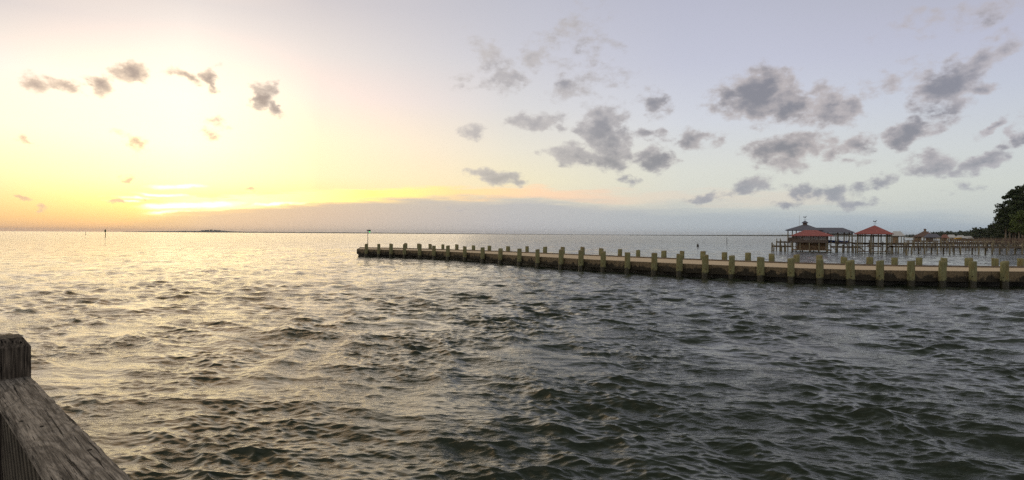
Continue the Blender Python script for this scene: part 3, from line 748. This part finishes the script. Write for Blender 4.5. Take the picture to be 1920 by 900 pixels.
def pavilion():
    Yf, Yb = 101.0, 107.0; Ym = 104.0
    r = thing('boat_pavilion', 'square open boat pavilion with a red pyramid roof and weathervane', 'pavilion', (X(1638, Yf), Ym, 0))
    b = MB(); b.hip(X(1600, Yf), X(1676, Yf), Yf - .4, Yb + .4, Z(438.2, Yf, 1638), Z(422.4, Ym, 1638), X(1639.4, Ym), X(1640, Ym), th=.10); b.build('roof', M['redroof'], r)
    weathervane(r, 1640.5, 422.8, 415.6, Ym)
    for x in (1607.5, 1612.5, 1616.5, 1634, 1647, 1662, 1667, 1670.5):
        b = MB(); post(b, x, 438.6, Yf + .1 + (.3 if x in (1612.5, 1667) else 0), .105); b.build('post', M['dockpost'], r)
    for x in (1609, 1622, 1637, 1652, 1664):
        b = MB(); post(b, x, 438.6, Yb - .2, .10); b.build('post', M['dockpost'], r)
    for x in (1633, 1637.5):
        b = MB(); post(b, x, 440.5, Ym, .14); b.build('post', M['dockpost'], r)
    b = MB()
    for Y in (Yf + .28, Yb - .4): b.box(X(1606, Yf), X(1673, Yf), Y, Y + .12, Z(442.3, Yf, 1638), Z(440.6, Yf, 1638))
    b.build('lift_beam', M['dock'], r)
    b = MB(); b.box(X(1603, Yf), X(1675, Yf), Yb - .9, Yb + .1, 1.42, 1.55); b.box(X(1600, Yf), X(1674, Yf), Yf + .3, Yf + .9, .92, 1.03); b.box(X(1610, Yf), X(1670, Yf), Yf + .05, Yf + .25, .12, .26); b.build('deck', M['dock'], r)
    b = MB(); b.bar((X(1612, Yf), Yf + .2, .9), (X(1622, Yf), Yf + .2, .1), .16); b.bar((X(1634, Yf), Yf + .2, .9), (X(1640, Yf), Yf + .2, .1), .12); b.bar((X(1666, Yf), Yf + .6, .9), (X(1658, Yf), Yf + .6, .1), .14); b.build('brace', M['dock'], r)
    b = MB(); b.box(X(1626, Ym), X(1652, Ym), Ym - .8, Ym - .6, 1.0, 1.15); b.box(X(1626, Ym), X(1652, Ym), Ym + .8, Ym + 1.0, 1.0, 1.15); b.build('cradle', M['brown'], r)

def small_boathouse(x0, x1, ye, yr, Y, depth, roofm, label, wallx=None, cup=None, ridge=.35, base=None, wallm='siding', postx=(), name='boathouse', group=None):
    yb = Y + depth; Ym = Y + depth / 2; xm = (x0 + x1) / 2; frame(xm, Y)
    r = thing(name, label, 'boathouse', (X(xm, Y), Ym, 0), group)
    hw = (x1 - x0) / 2; z_e = Z(ye, Y, xm); z_r = Z(yr, Ym, xm)
    b = MB(); b.hip(X(x0, Y), X(x1, Y), Y - .3, yb + .3, z_e, z_r, X(xm - hw * ridge, Ym), X(xm + hw * ridge, Ym), th=.12); b.build('roof', roofm, r)
    if cup:
        b = MB(); b.box(X(xm - cup, Ym), X(xm + cup, Ym), Ym - .4, Ym + .4, z_r - .3, z_r + .45); c = b.build('cupola', M['brown'], r)
        b = MB(); b.hip(X(xm - cup * 1.5, Ym), X(xm + cup * 1.5, Ym), Ym - .6, Ym + .6, z_r + .46, z_r + .8, X(xm - .1, Ym), X(xm + .1, Ym), th=.06); b.build('cupola_roof', roofm, c)
    if wallx:
        for k, (a, c) in enumerate(wallx):
            b = MB(); b.box(X(a, Y), X(c, Y), Y + .1, Y + .2, 1.25, z_e - .14); b.box(X(a, Y), X(a, Y) + .1, Y + .21, yb - .2, 1.25, z_e - .14); b.build('wall', M[wallm], r)
    for x in postx:
        for YY in (Y + .05, yb - .05):
            b = MB(); post(b, x, ye + .8, YY, .10 * max(1, Y / 150)); b.build('post', M['dockpost'], r)
    b = MB(); b.box(X(x0 + 1, Y), X(x1 - 1, Y), Y - .1, yb + .1, 1.08, 1.24); b.build('deck', M['dock'], r)
    frame(); return r
def blue_extras(r):
    Y = 115.2
    b = MB(); b.box(X(1570, Y), X(1573, Y), Y - .3, Y + .3, Z(450.8, Y, 1570), Z(449, Y, 1570)); b.bar((X(1571, Y), Y - .5, Z(450.9, Y, 1570)), (X(1576, Y), Y - .5, Z(449.9, Y, 1570)), .05); b.build('console', M['white'], r)
    b = MB(); b.bar((X(1573.5, Y), Y, Z(451, Y, 1570)), (X(1571.2, Y), Y, Z(448.3, Y, 1570)), .9, .05); b.build('windshield', M['white'], r)
    b = MB(); b.box(X(1588.5, Y), X(1591, Y), Y - .2, Y + .2, Z(453.5, Y, 1570), Z(450.2, Y, 1570)); b.build('outboard_motor', M['dark'], r)
frame(1535, 112)
grey_boathouse()
hull('motorboat', 'blue motorboat hung on a lift under the grey-roofed boathouse', X(1552, 115.2), X(1589, 115.2), 115.2, Z(457, 115.2, 1570), Z(451.6, 115.2, 1570), 1.9, M['blue'], M['white'], blue_extras, bow=-1)
red_boathouse(); frame(1638, 103); pavilion(); frame()
small_boathouse(1667, 1696.5, 441.6, 433.6, 135, 7, M['tinroof'], 'small boathouse with a pale metal roof just behind the red pyramid-roofed pavilion', [(1674, 1684)], ridge=.45, postx=(1673, 1684, 1690, 1695), wallm='brown')
small_boathouse(1711.5, 1757, 443.8, 433.4, 190, 10, M['brownroof'], 'brown-roofed boathouse with a little square cupola, beyond the long walkway', [(1714, 1728), (1736, 1750)], cup=2.2, ridge=.12, postx=(1713, 1722, 1732, 1744, 1755), wallm='brown')
small_boathouse(1731, 1765, 444.6, 438.3, 184, 5, M['greyroof'], 'low grey-roofed boathouse joined against the right of the brown cupola roof', [(1745, 1749)], ridge=.5, postx=(1733, 1742, 1752, 1763))
small_boathouse(1763, 1780, 445.6, 439.6, 215, 6, M['rustroof'], 'small dull red roofed boathouse left of the pale roofs', [(1765, 1776)], ridge=.4, postx=(1764, 1771, 1779), wallm='brown')
small_boathouse(1773, 1794, 445.2, 439.9, 235, 8, M['tinroof'], 'pale metal roofed boathouse, leftmost of the three pale roofs beyond the walkways', [(1784, 1788)], ridge=.5, postx=(1774, 1782, 1792), wallm='brown')
small_boathouse(1790, 1812, 446.0, 441.2, 245, 8, M['tinroof'], 'pale metal roofed boathouse, middle one of the three pale roofs', [(1795, 1810)], ridge=.5, postx=(1791, 1800, 1811), wallm='brown')
small_boathouse(1804, 1826, 447.0, 442.6, 255, 8, M['tinroof'], 'pale metal roofed boathouse, rightmost of the three pale roofs', [(1810, 1824)], ridge=.5, postx=(1806, 1815, 1825), wallm='brown')

def dock(label, x0, x1, Y0, Y1, zd, postx, wid=1.4, rails=False, pr=.12, mat='dock', pick=0, name='dock'):
    """walkway on piles between pixel columns x0,x1; depth runs Y0 -> Y1"""
    a = Vector((X(x0, Y0), Y0, 0)); c = Vector((X(x1, Y1), Y1, 0)); d = (c - a).normalized(); nr_ = Vector((-d.y, d.x, 0))
    r = thing(name, label, 'dock', ((a.x + c.x) / 2, (a.y + c.y) / 2, 0))
    b = MB(); L = (c - a).length; s = 0; rg = random.Random(int(x0))
    while s < L - .1:     # planks
        p = a + d * s; e = p + d * min(.27, L - s); zz = zd + rg.uniform(-.012, .012)
        i = len(b.v)
        for q in (p, e):
            for k in (-1, 1):
                for z in (zz - .05, zz): o = q + nr_ * (k * wid / 2); b.v.append((o.x, o.y, z))
        for f in ((0, 1, 3, 2), (4, 6, 7, 5), (0, 4, 5, 1), (2, 3, 7, 6), (1, 5, 7, 3), (0, 2, 6, 4)): b.f.append(tuple(i + k for k in f))
        s += .29
    b.build('deck', M[mat], r)
    b = MB()
    for k in (-1, 1):
        o = nr_ * (k * (wid / 2 - .1)); b.bar(a + o + Vector((0, 0, zd - .17)), c + o + Vector((0, 0, zd - .17)), .09, .22)
    b.build('beam', M[mat], r)
    n_part = 0
    for x in postx:
        u = 0.5
        for _ in range(30):     # parameter whose column is x
            p = a + (c - a) * u; xx = px_of(CT((p.x, p.y, 1)))[0]; u += (x - xx) / (x1 - x0)
        p = a + (c - a) * u
        for k in (-1, 1):
            q = p + nr_ * (k * (wid / 2 + .02)); tp = zd + (rails * rg.uniform(.95, 1.2) if rails else rg.choice([.02, .02, .25, .5]))
            b = MB(); b.tube((q.x, q.y, -.6), (q.x + rg.gauss(0, .02), q.y, tp), pr, pr * .9, 7); b.build('piling', M['dockpost'], r); n_part += 1
    if rails:
        b = MB()
        for k in (-1, 1):
            o = nr_ * (k * (wid / 2 - .02))
            for h in (rails * .5, rails): b.bar(a + o + Vector((0, 0, zd + h)), c + o + Vector((0, 0, zd + h)), .06, .12)
            if pick:
                s = 0
                while s < L: q = a + d * s + o; b.bar((q.x, q.y, zd), (q.x, q.y, zd + rails - .02), .05); s += pick
        b.build('handrail', M[mat], r)
    return r
dock('front walkway on tall piles running from the red pavilion to the shore', 1672, 1990, 98, 99, 1.20, (1679,1704,1728,1752,1775,1795,1829,1854,1881,1910,1940), 1.3)
dock('middle walkway on piles just behind the front walkway', 1690, 1990, 122, 128, 1.42, (1709,1732,1759,1781,1805,1823,1842,1857,1885,1912,1940), 1.4)
dock('third walkway back, with a low handrail, running to the shore', 1700, 1960, 150, 158, 1.05, tuple(range(1706, 1955, 19)), 1.6, rails=.65, mat='clutter')
dock('railed brown dock with many pickets before the pale-roofed boathouses', 1770, 1965, 172, 178, 1.15, tuple(range(1776, 1955, 19)), 2.6, rails=.8, mat='clutter', pick=.9)
dock('farthest brown dock with pickets under the dark trees', 1822, 1990, 205, 212, 1.55, tuple(range(1828, 1985, 23)), 2.5, rails=.75, mat='clutter', pick=.8)
frame(1535, 112)
dock('low plank dock reaching left from the red-roofed boathouse', 1445, 1487, 107.5, 107.5, .93, (1447.5,1451,1462.5,1465.5,1473,1485), 1.2, pr=.10)
dock('raised railed landing left of the grey-roofed boathouse', 1455, 1480, 113, 113, 1.62, (1456,1463.5,1471), 1.2, pr=.09)
frame(1600, 106)
dock('low walkway linking the grey boathouse and the red pavilion', 1556, 1612, 105.5, 105.5, .95, (1568, 1580, 1589, 1600, 1604), 1.2, pr=.10)
dock('upper walkway passing behind the red pavilion', 1597, 1700, 110, 110, 1.50, (1605,1630,1655,1680,1695), 1.2, pr=.10)
frame()
o = hull('kayak', 'small yellow kayak stored on the railed dock before the pale roofs', X(1791, 179), X(1803, 179), 179.0, 1.98, 2.36, .75, M['yellow'], M['yellow'])
o['category'] = 'kayak'
hull('skiff', 'dark flat skiff lying on the water by the shore at the right edge', X(1894, 135), X(1926, 135), 135.0, .12, .55, 1.5, M['dark'], M['dark'], bow=-1)['category'] = 'skiff'
# lone stake and channel markers
def stake(x, ytop, ybase, label, r, extra=None, name='stake', cat='stake', d=None):
    p = at_z(x, ybase, 0); Y = p.y if d is None else d; px_ = X(x, Y); zt = at_Y(x, ytop, Y).z
    t_ = thing(name, label, cat, (px_, Y, 0)); MB().tube((px_, Y, -.6), (px_, Y, zt), r, r * .85, 8).build('pole', M['dockpost'] if name == 'stake' else M['dark'], t_)
    if extra: extra(t_, px_, Y, zt)
    return t_
stake(1700.5, 467, 478, 'lone wooden stake in the water in front of the front walkway', .12)
def foot(t_, x, Y, z): MB().tube((x, Y, -.1), (x, Y, .55), .28, .2, 10).build('float_collar', M['dark'], t_)
stake(1308.5, 455, 462.5, 'thin short marker pole with a fat foot, seen above the pier', .06, foot, 'marker_pole', 'marker')
stake(1363, 445, 457.5, 'tall thin marker pole in open water left of the boathouses', .09, None, 'marker_pole', 'marker')
def board_(t_, x, Y, z):
    MB().box(x - .40, x + .40, Y - .12, Y - .06, z - 1.0, z - .1).build('dayboard', M['green'], t_)
    MB().tube((x, Y, z), (x, Y, z + .35), .12, .1, 8).build('lantern', M['dark'], t_)
stake(197.5, 431.0, 0, 'far channel marker with a green board out on the left horizon', 0.17, board_, 'channel_marker', 'channel marker', d=300)
stake(160.5, 434.5, 0, 'tiny far pole on the horizon left of the green channel marker', .12, None, 'marker_pole', 'marker', d=420)

# ------------------------------------------------------------------ land
def strip(name, pts, Y, depth, label, mat, jag=.15, n=260, kind='structure'):
    """low wooded land far off: front edge at the water, rounded top, real depth"""
    xs = np.linspace(pts[0][0], pts[-1][0], n); tops = np.interp(xs, [p[0] for p in pts], [p[1] for p in pts])
    g = np.random.default_rng(int(Y)); nz_ = np.convolve(g.normal(size=n + 8), np.ones(3) / 3, 'same')[4:-4]
    mb = MB(); rows = [(0, 0, -1.0), (0, 0, .35), (.10, 0, .8), (.3, 0, 1.0), (.7, 0, .95), (1, 0, -.5)]
    for k, x in enumerate(xs):
        h = max(.3, at_Y(x, tops[k], Y).z) * (1 + jag * nz_[k]); px_ = X(x, Y) 
        for a, _, c in rows:
            YY = Y + depth * a; mb.v.append((px_ * YY / Y, YY, h * c if c > 0 else -1.0))
    m_ = len(rows)
    for k in range(n - 1):
        for j in range(m_ - 1): mb.f.append((k * m_ + j, (k + 1) * m_ + j, (k + 1) * m_ + j + 1, k * m_ + j + 1))
    o = mb.build(name, mat, None, smooth=False); o['kind'] = kind; o['label'] = label
    return o
strip('far_shore', [(230, 434.2), (330, 433.0), (385, 432.2), (400, 431.9), (420, 432.5), (445, 434.2), (640, 435.6), (900, 438.0), (1180, 440.2)], 8000, 900, 'thin far shore on the left and middle horizon', M['far'], .12)
strip('far_hills', [(1180, 440.2), (1300, 440.4), (1450, 440.2), (1560, 439.0), (1650, 440.2), (1760, 441.0), (2300, 441)], 4200, 900, 'low wooded far shore on the right horizon', M['far'], .10)
# roofs and a mast on the left headland
rt = thing('far_buildings', 'tiny group of buildings on the headland at the left horizon', 'buildings', (X(392, 7900), 7900, 0))
for x, w_, yt in ((380, 2.2, 431.6), (388, 3.4, 431.1), (396, 1.6, 430.4), (404, 3.0, 431.2), (411, 2.0, 431.6)):
    b = MB(); b.box(X(x - w_, 7900), X(x + w_, 7900), 7890, 7915, 0, Z(yt, 7900, x)); b.build('building', M['far'], rt)

# right-hand shore: ground sheet rising from the water
def ground():
    mb = MB(); xs = np.linspace(60, 420, 60); ys = np.linspace(150, 1500, 60); g = np.random.default_rng(2)
    import itertools
    def shore_y(x): return 0
    n = 60
    for j in range(n):
        Y = 140 * (1600 / 140) ** (j / (n - 1))
        # shoreline column: near land lies far right; farther land reaches further left in the frame
        xl = np.interp(Y, [140, 200, 260, 400, 700, 1600], [1935, 1885, 1862, 1820, 1760, 1690]) + 5 * math.sin(j * .9)
        x0 = X(xl, Y)
        for k in range(n):
            u = k / (n - 1); x = x0 + (u ** 1.6) * 500; dd = x - x0
            mb.v.append((x, Y, -.5 + min(1.6, dd * .16) + min(3, dd * .01) + g.uniform(-.05, .05)))
    for j in range(n - 1):
        for k in range(n - 1): mb.f.append((j * n + k, j * n + k + 1, (j + 1) * n + k + 1, (j + 1) * n + k))
    o = mb.build('ground', M['sand'], None, smooth=True); o['kind'] = 'structure'; o['label'] = 'sandy wooded shore at the right'
ground()

def leaves(mb, c, rad, n, size, rg, flat=1.0):
    for _ in range(n):
        while True:
            p = Vector((rg.uniform(-1, 1), rg.uniform(-1, 1), rg.uniform(-1, 1)))
            if p.length < 1: break
        if rg.random() < .5: p = p.normalized() * rg.uniform(.75, 1.05)
        q = Vector(c) + Vector((p.x * rad[0], p.y * rad[1], p.z * rad[2] * flat))
        u = Vector((rg.gauss(0, 1), rg.gauss(0, 1), rg.gauss(0, .7))).normalized(); v_ = u.cross(Vector((rg.gauss(0, 1), rg.gauss(0, 1), rg.gauss(0, 1)))).normalized()
        s = size * rg.uniform(.6, 1.3)
        mb.quad(q - u * s - v_ * s * .5, q + u * s * .3 - v_ * s * .6, q + u * s + v_ * s * .4, q - u * s * .4 + v_ * s * .7)
def tree(name, label, x, Y, base, H, spread, leaf, barkm, clumps, lo=.25, n=90, size=.4, seed=1, cr=(1.9, 1.3), group=None, lean=0):
    rg = random.Random(seed); bx_ = X(x, Y)
    r = thing(name, label, 'tree', (bx_, Y, base), group)
    tb = MB(); prev = Vector((bx_, Y, base - .5)); tr = H * .018 + .08; path = [prev]
    for k in range(1, 9):
        nx = Vector((bx_ + lean * k / 8 + rg.gauss(0, .12), Y + rg.gauss(0, .12), base + H * .93 * k / 8)); tb.tube(prev, nx, tr * (1 - .1 * (k - 1)), tr * (1 - .1 * k), 8, caps=False); prev = nx; path.append(nx)
    fb_ = MB()
    for k in range(clumps):
        u = lo + (1 - lo) * (k + rg.random()) / clumps; i = min(7, int(u * 8)); p0 = path[i] + (path[i + 1] - path[i]) * (u * 8 - i)
        prof = math.sin(math.pi * min(1, (u - lo) / (1 - lo) * .82 + .14)) ** .7
        a = rg.uniform(0, 2 * math.pi); rr_ = spread * prof * rg.uniform(.35, 1.05)
        c = p0 + Vector((math.cos(a) * rr_, math.sin(a) * rr_, rg.uniform(.1, .9)))
        tb.tube(p0, c, tr * .22, tr * .07, 5, caps=False)
        sz = rg.uniform(.65, 1.15); leaves(fb_, c, (cr[0] * sz, cr[0] * sz, cr[1] * sz), n, size, rg)
    tb.build('trunk', barkm, r); fb_.build('crown', leaf, r)
    return r
tree('pine_tree', 'tall dark pine at the right edge, its long limb reaching left over the shore', 1900, 245, 1.0, 20.6, 5.2, M['pineleaf'], M['bark'], 78, lo=.16, n=110, size=.34, seed=4, cr=(1.7, .95), lean=.8)
tree('pine_tree', 'tall dark pine cut off by the right edge of the frame', 1926, 252, 1.2, 23.0, 6.2, M['pineleaf'], M['bark'], 70, lo=.2, n=110, size=.36, seed=9, cr=(1.9, 1.1))
tree('oak_tree', 'broad dark tree behind the tall pine at the right', 1913, 275, 1.4, 15.0, 6.5, M['oakleaf'], M['bark'], 60, lo=.12, n=110, size=.42, seed=14, cr=(2.2, 1.5))
tree('young_tree', 'young bright green tree in front of the dark pines', 1911, 225, .9, 10.4, 2.7, M['youngleaf'], M['palebark'], 34, lo=.30, n=90, size=.24, seed=21, cr=(1.2, .95), lean=-.3)
tree('oak_tree', 'dense dark tree filling the gap below the tall pine limb', 1896, 262, 1.0, 14.5, 4.0, M['oakleaf'], M['bark'], 56, lo=.12, n=110, size=.38, seed=52, cr=(1.9, 1.4))
tree('oak_tree', 'low round dark tree left of the tall pine', 1879, 300, .8, 7.5, 4.2, M['oakleaf'], M['bark'], 34, lo=.15, n=80, size=.40, seed=31, cr=(1.8, 1.2))
tree('oak_tree', 'dark tree standing out above the woods left of the big pines', 1868, 420, .8, 10.5, 4.8, M['oakleaf'], M['bark'], 34, lo=.15, n=80, size=.5, seed=33, cr=(2.2, 1.4))
for k, (x, s) in enumerate(((1886, 41), (1893, 43), (1904, 47), (1917, 49))):
    tree('pine_tree', ['slim bare-stemmed pine, first from the left under the dark crowns', 'slim bare-stemmed pine, second from the left under the dark crowns', 'slim bare-stemmed pine just left of the young bright tree', 'slim bare-stemmed pine at the right frame edge'][k], x, 238 + 4 * k, 1.0, 12.5, 3.0, M['pineleaf'], M['palebark'], 24, lo=.38, n=90, size=.36, seed=s, cr=(1.9, 1.2), group='slim pines on the right shore')

def woods():
    rg = random.Random(77); mb = MB()
    for (xa, xb, Y0, Y1, ht0, ht1, n) in ((1826, 1882, 480, 620, 8.5, 10.5, 90), (1735, 1860, 900, 1150, 9, 12, 190), (1700, 1760, 1500, 1700, 8, 9, 60)):
        for k in range(n):
            u = rg.random(); x = xa + (xb - xa) * u; Y = rg.uniform(Y0, Y1); h = (ht0 + (ht1 - ht0) * u) * rg.uniform(.75, 1.12)
            leaves(mb, (X(x, Y), Y, h * .5 + .5), (h * .32, h * .32, h * .5), 70, h * .085, rg)
    for k in range(70):   # undergrowth along the near shore
        x = rg.uniform(1868, 1960); Y = rg.uniform(262, 330); h = rg.uniform(2.5, 6)
        leaves(mb, (X(x, Y), Y, h * .5 + .8), (h * .5, h * .5, h * .5), 60, .35, rg)
    o = mb.build('woodland', M['woodleaf']); tag(o, 'dark far-off woodland along the right shore', None, None, 'stuff')
woods()

# ------------------------------------------------------------------ air
hm = bpy.data.materials.new('sea_haze'); hm.use_nodes = True; h = NT(hm.node_tree); h.n.clear()
pv = h.new('ShaderNodeVolumePrincipled'); pv.inputs['Color'].default_value = (.82, .87, .95, 1); pv.inputs['Density'].default_value = 5e-5; pv.inputs['Anisotropy'].default_value = .3
ho = h.new('ShaderNodeOutputMaterial'); h.l.new(pv.outputs[0], ho.inputs['Volume'])
hb = MB(); hb.box(-14600, 14600, -14600, 14600, -2, 60); hz_o = hb.build('haze', hm); tag(hz_o, 'pale sea haze over the bay', None, None, 'stuff')

# ------------------------------------------------------------------ render settings
vs = scene.view_settings; vs.view_transform = 'Standard'; vs.look = 'None'; vs.gamma = 1; vs.exposure = 0; vs.use_curve_mapping = False
scene.cycles.max_bounces = 5; scene.cycles.glossy_bounces = 3; scene.cycles.diffuse_bounces = 2; scene.cycles.volume_bounces = 0
scene.cycles.caustics_reflective = False; scene.cycles.caustics_refractive = False
scene.cycles.use_denoising = False; scene.cycles.denoiser = 'OPENIMAGEDENOISE'; scene.cycles.denoising_prefilter = 'ACCURATE'
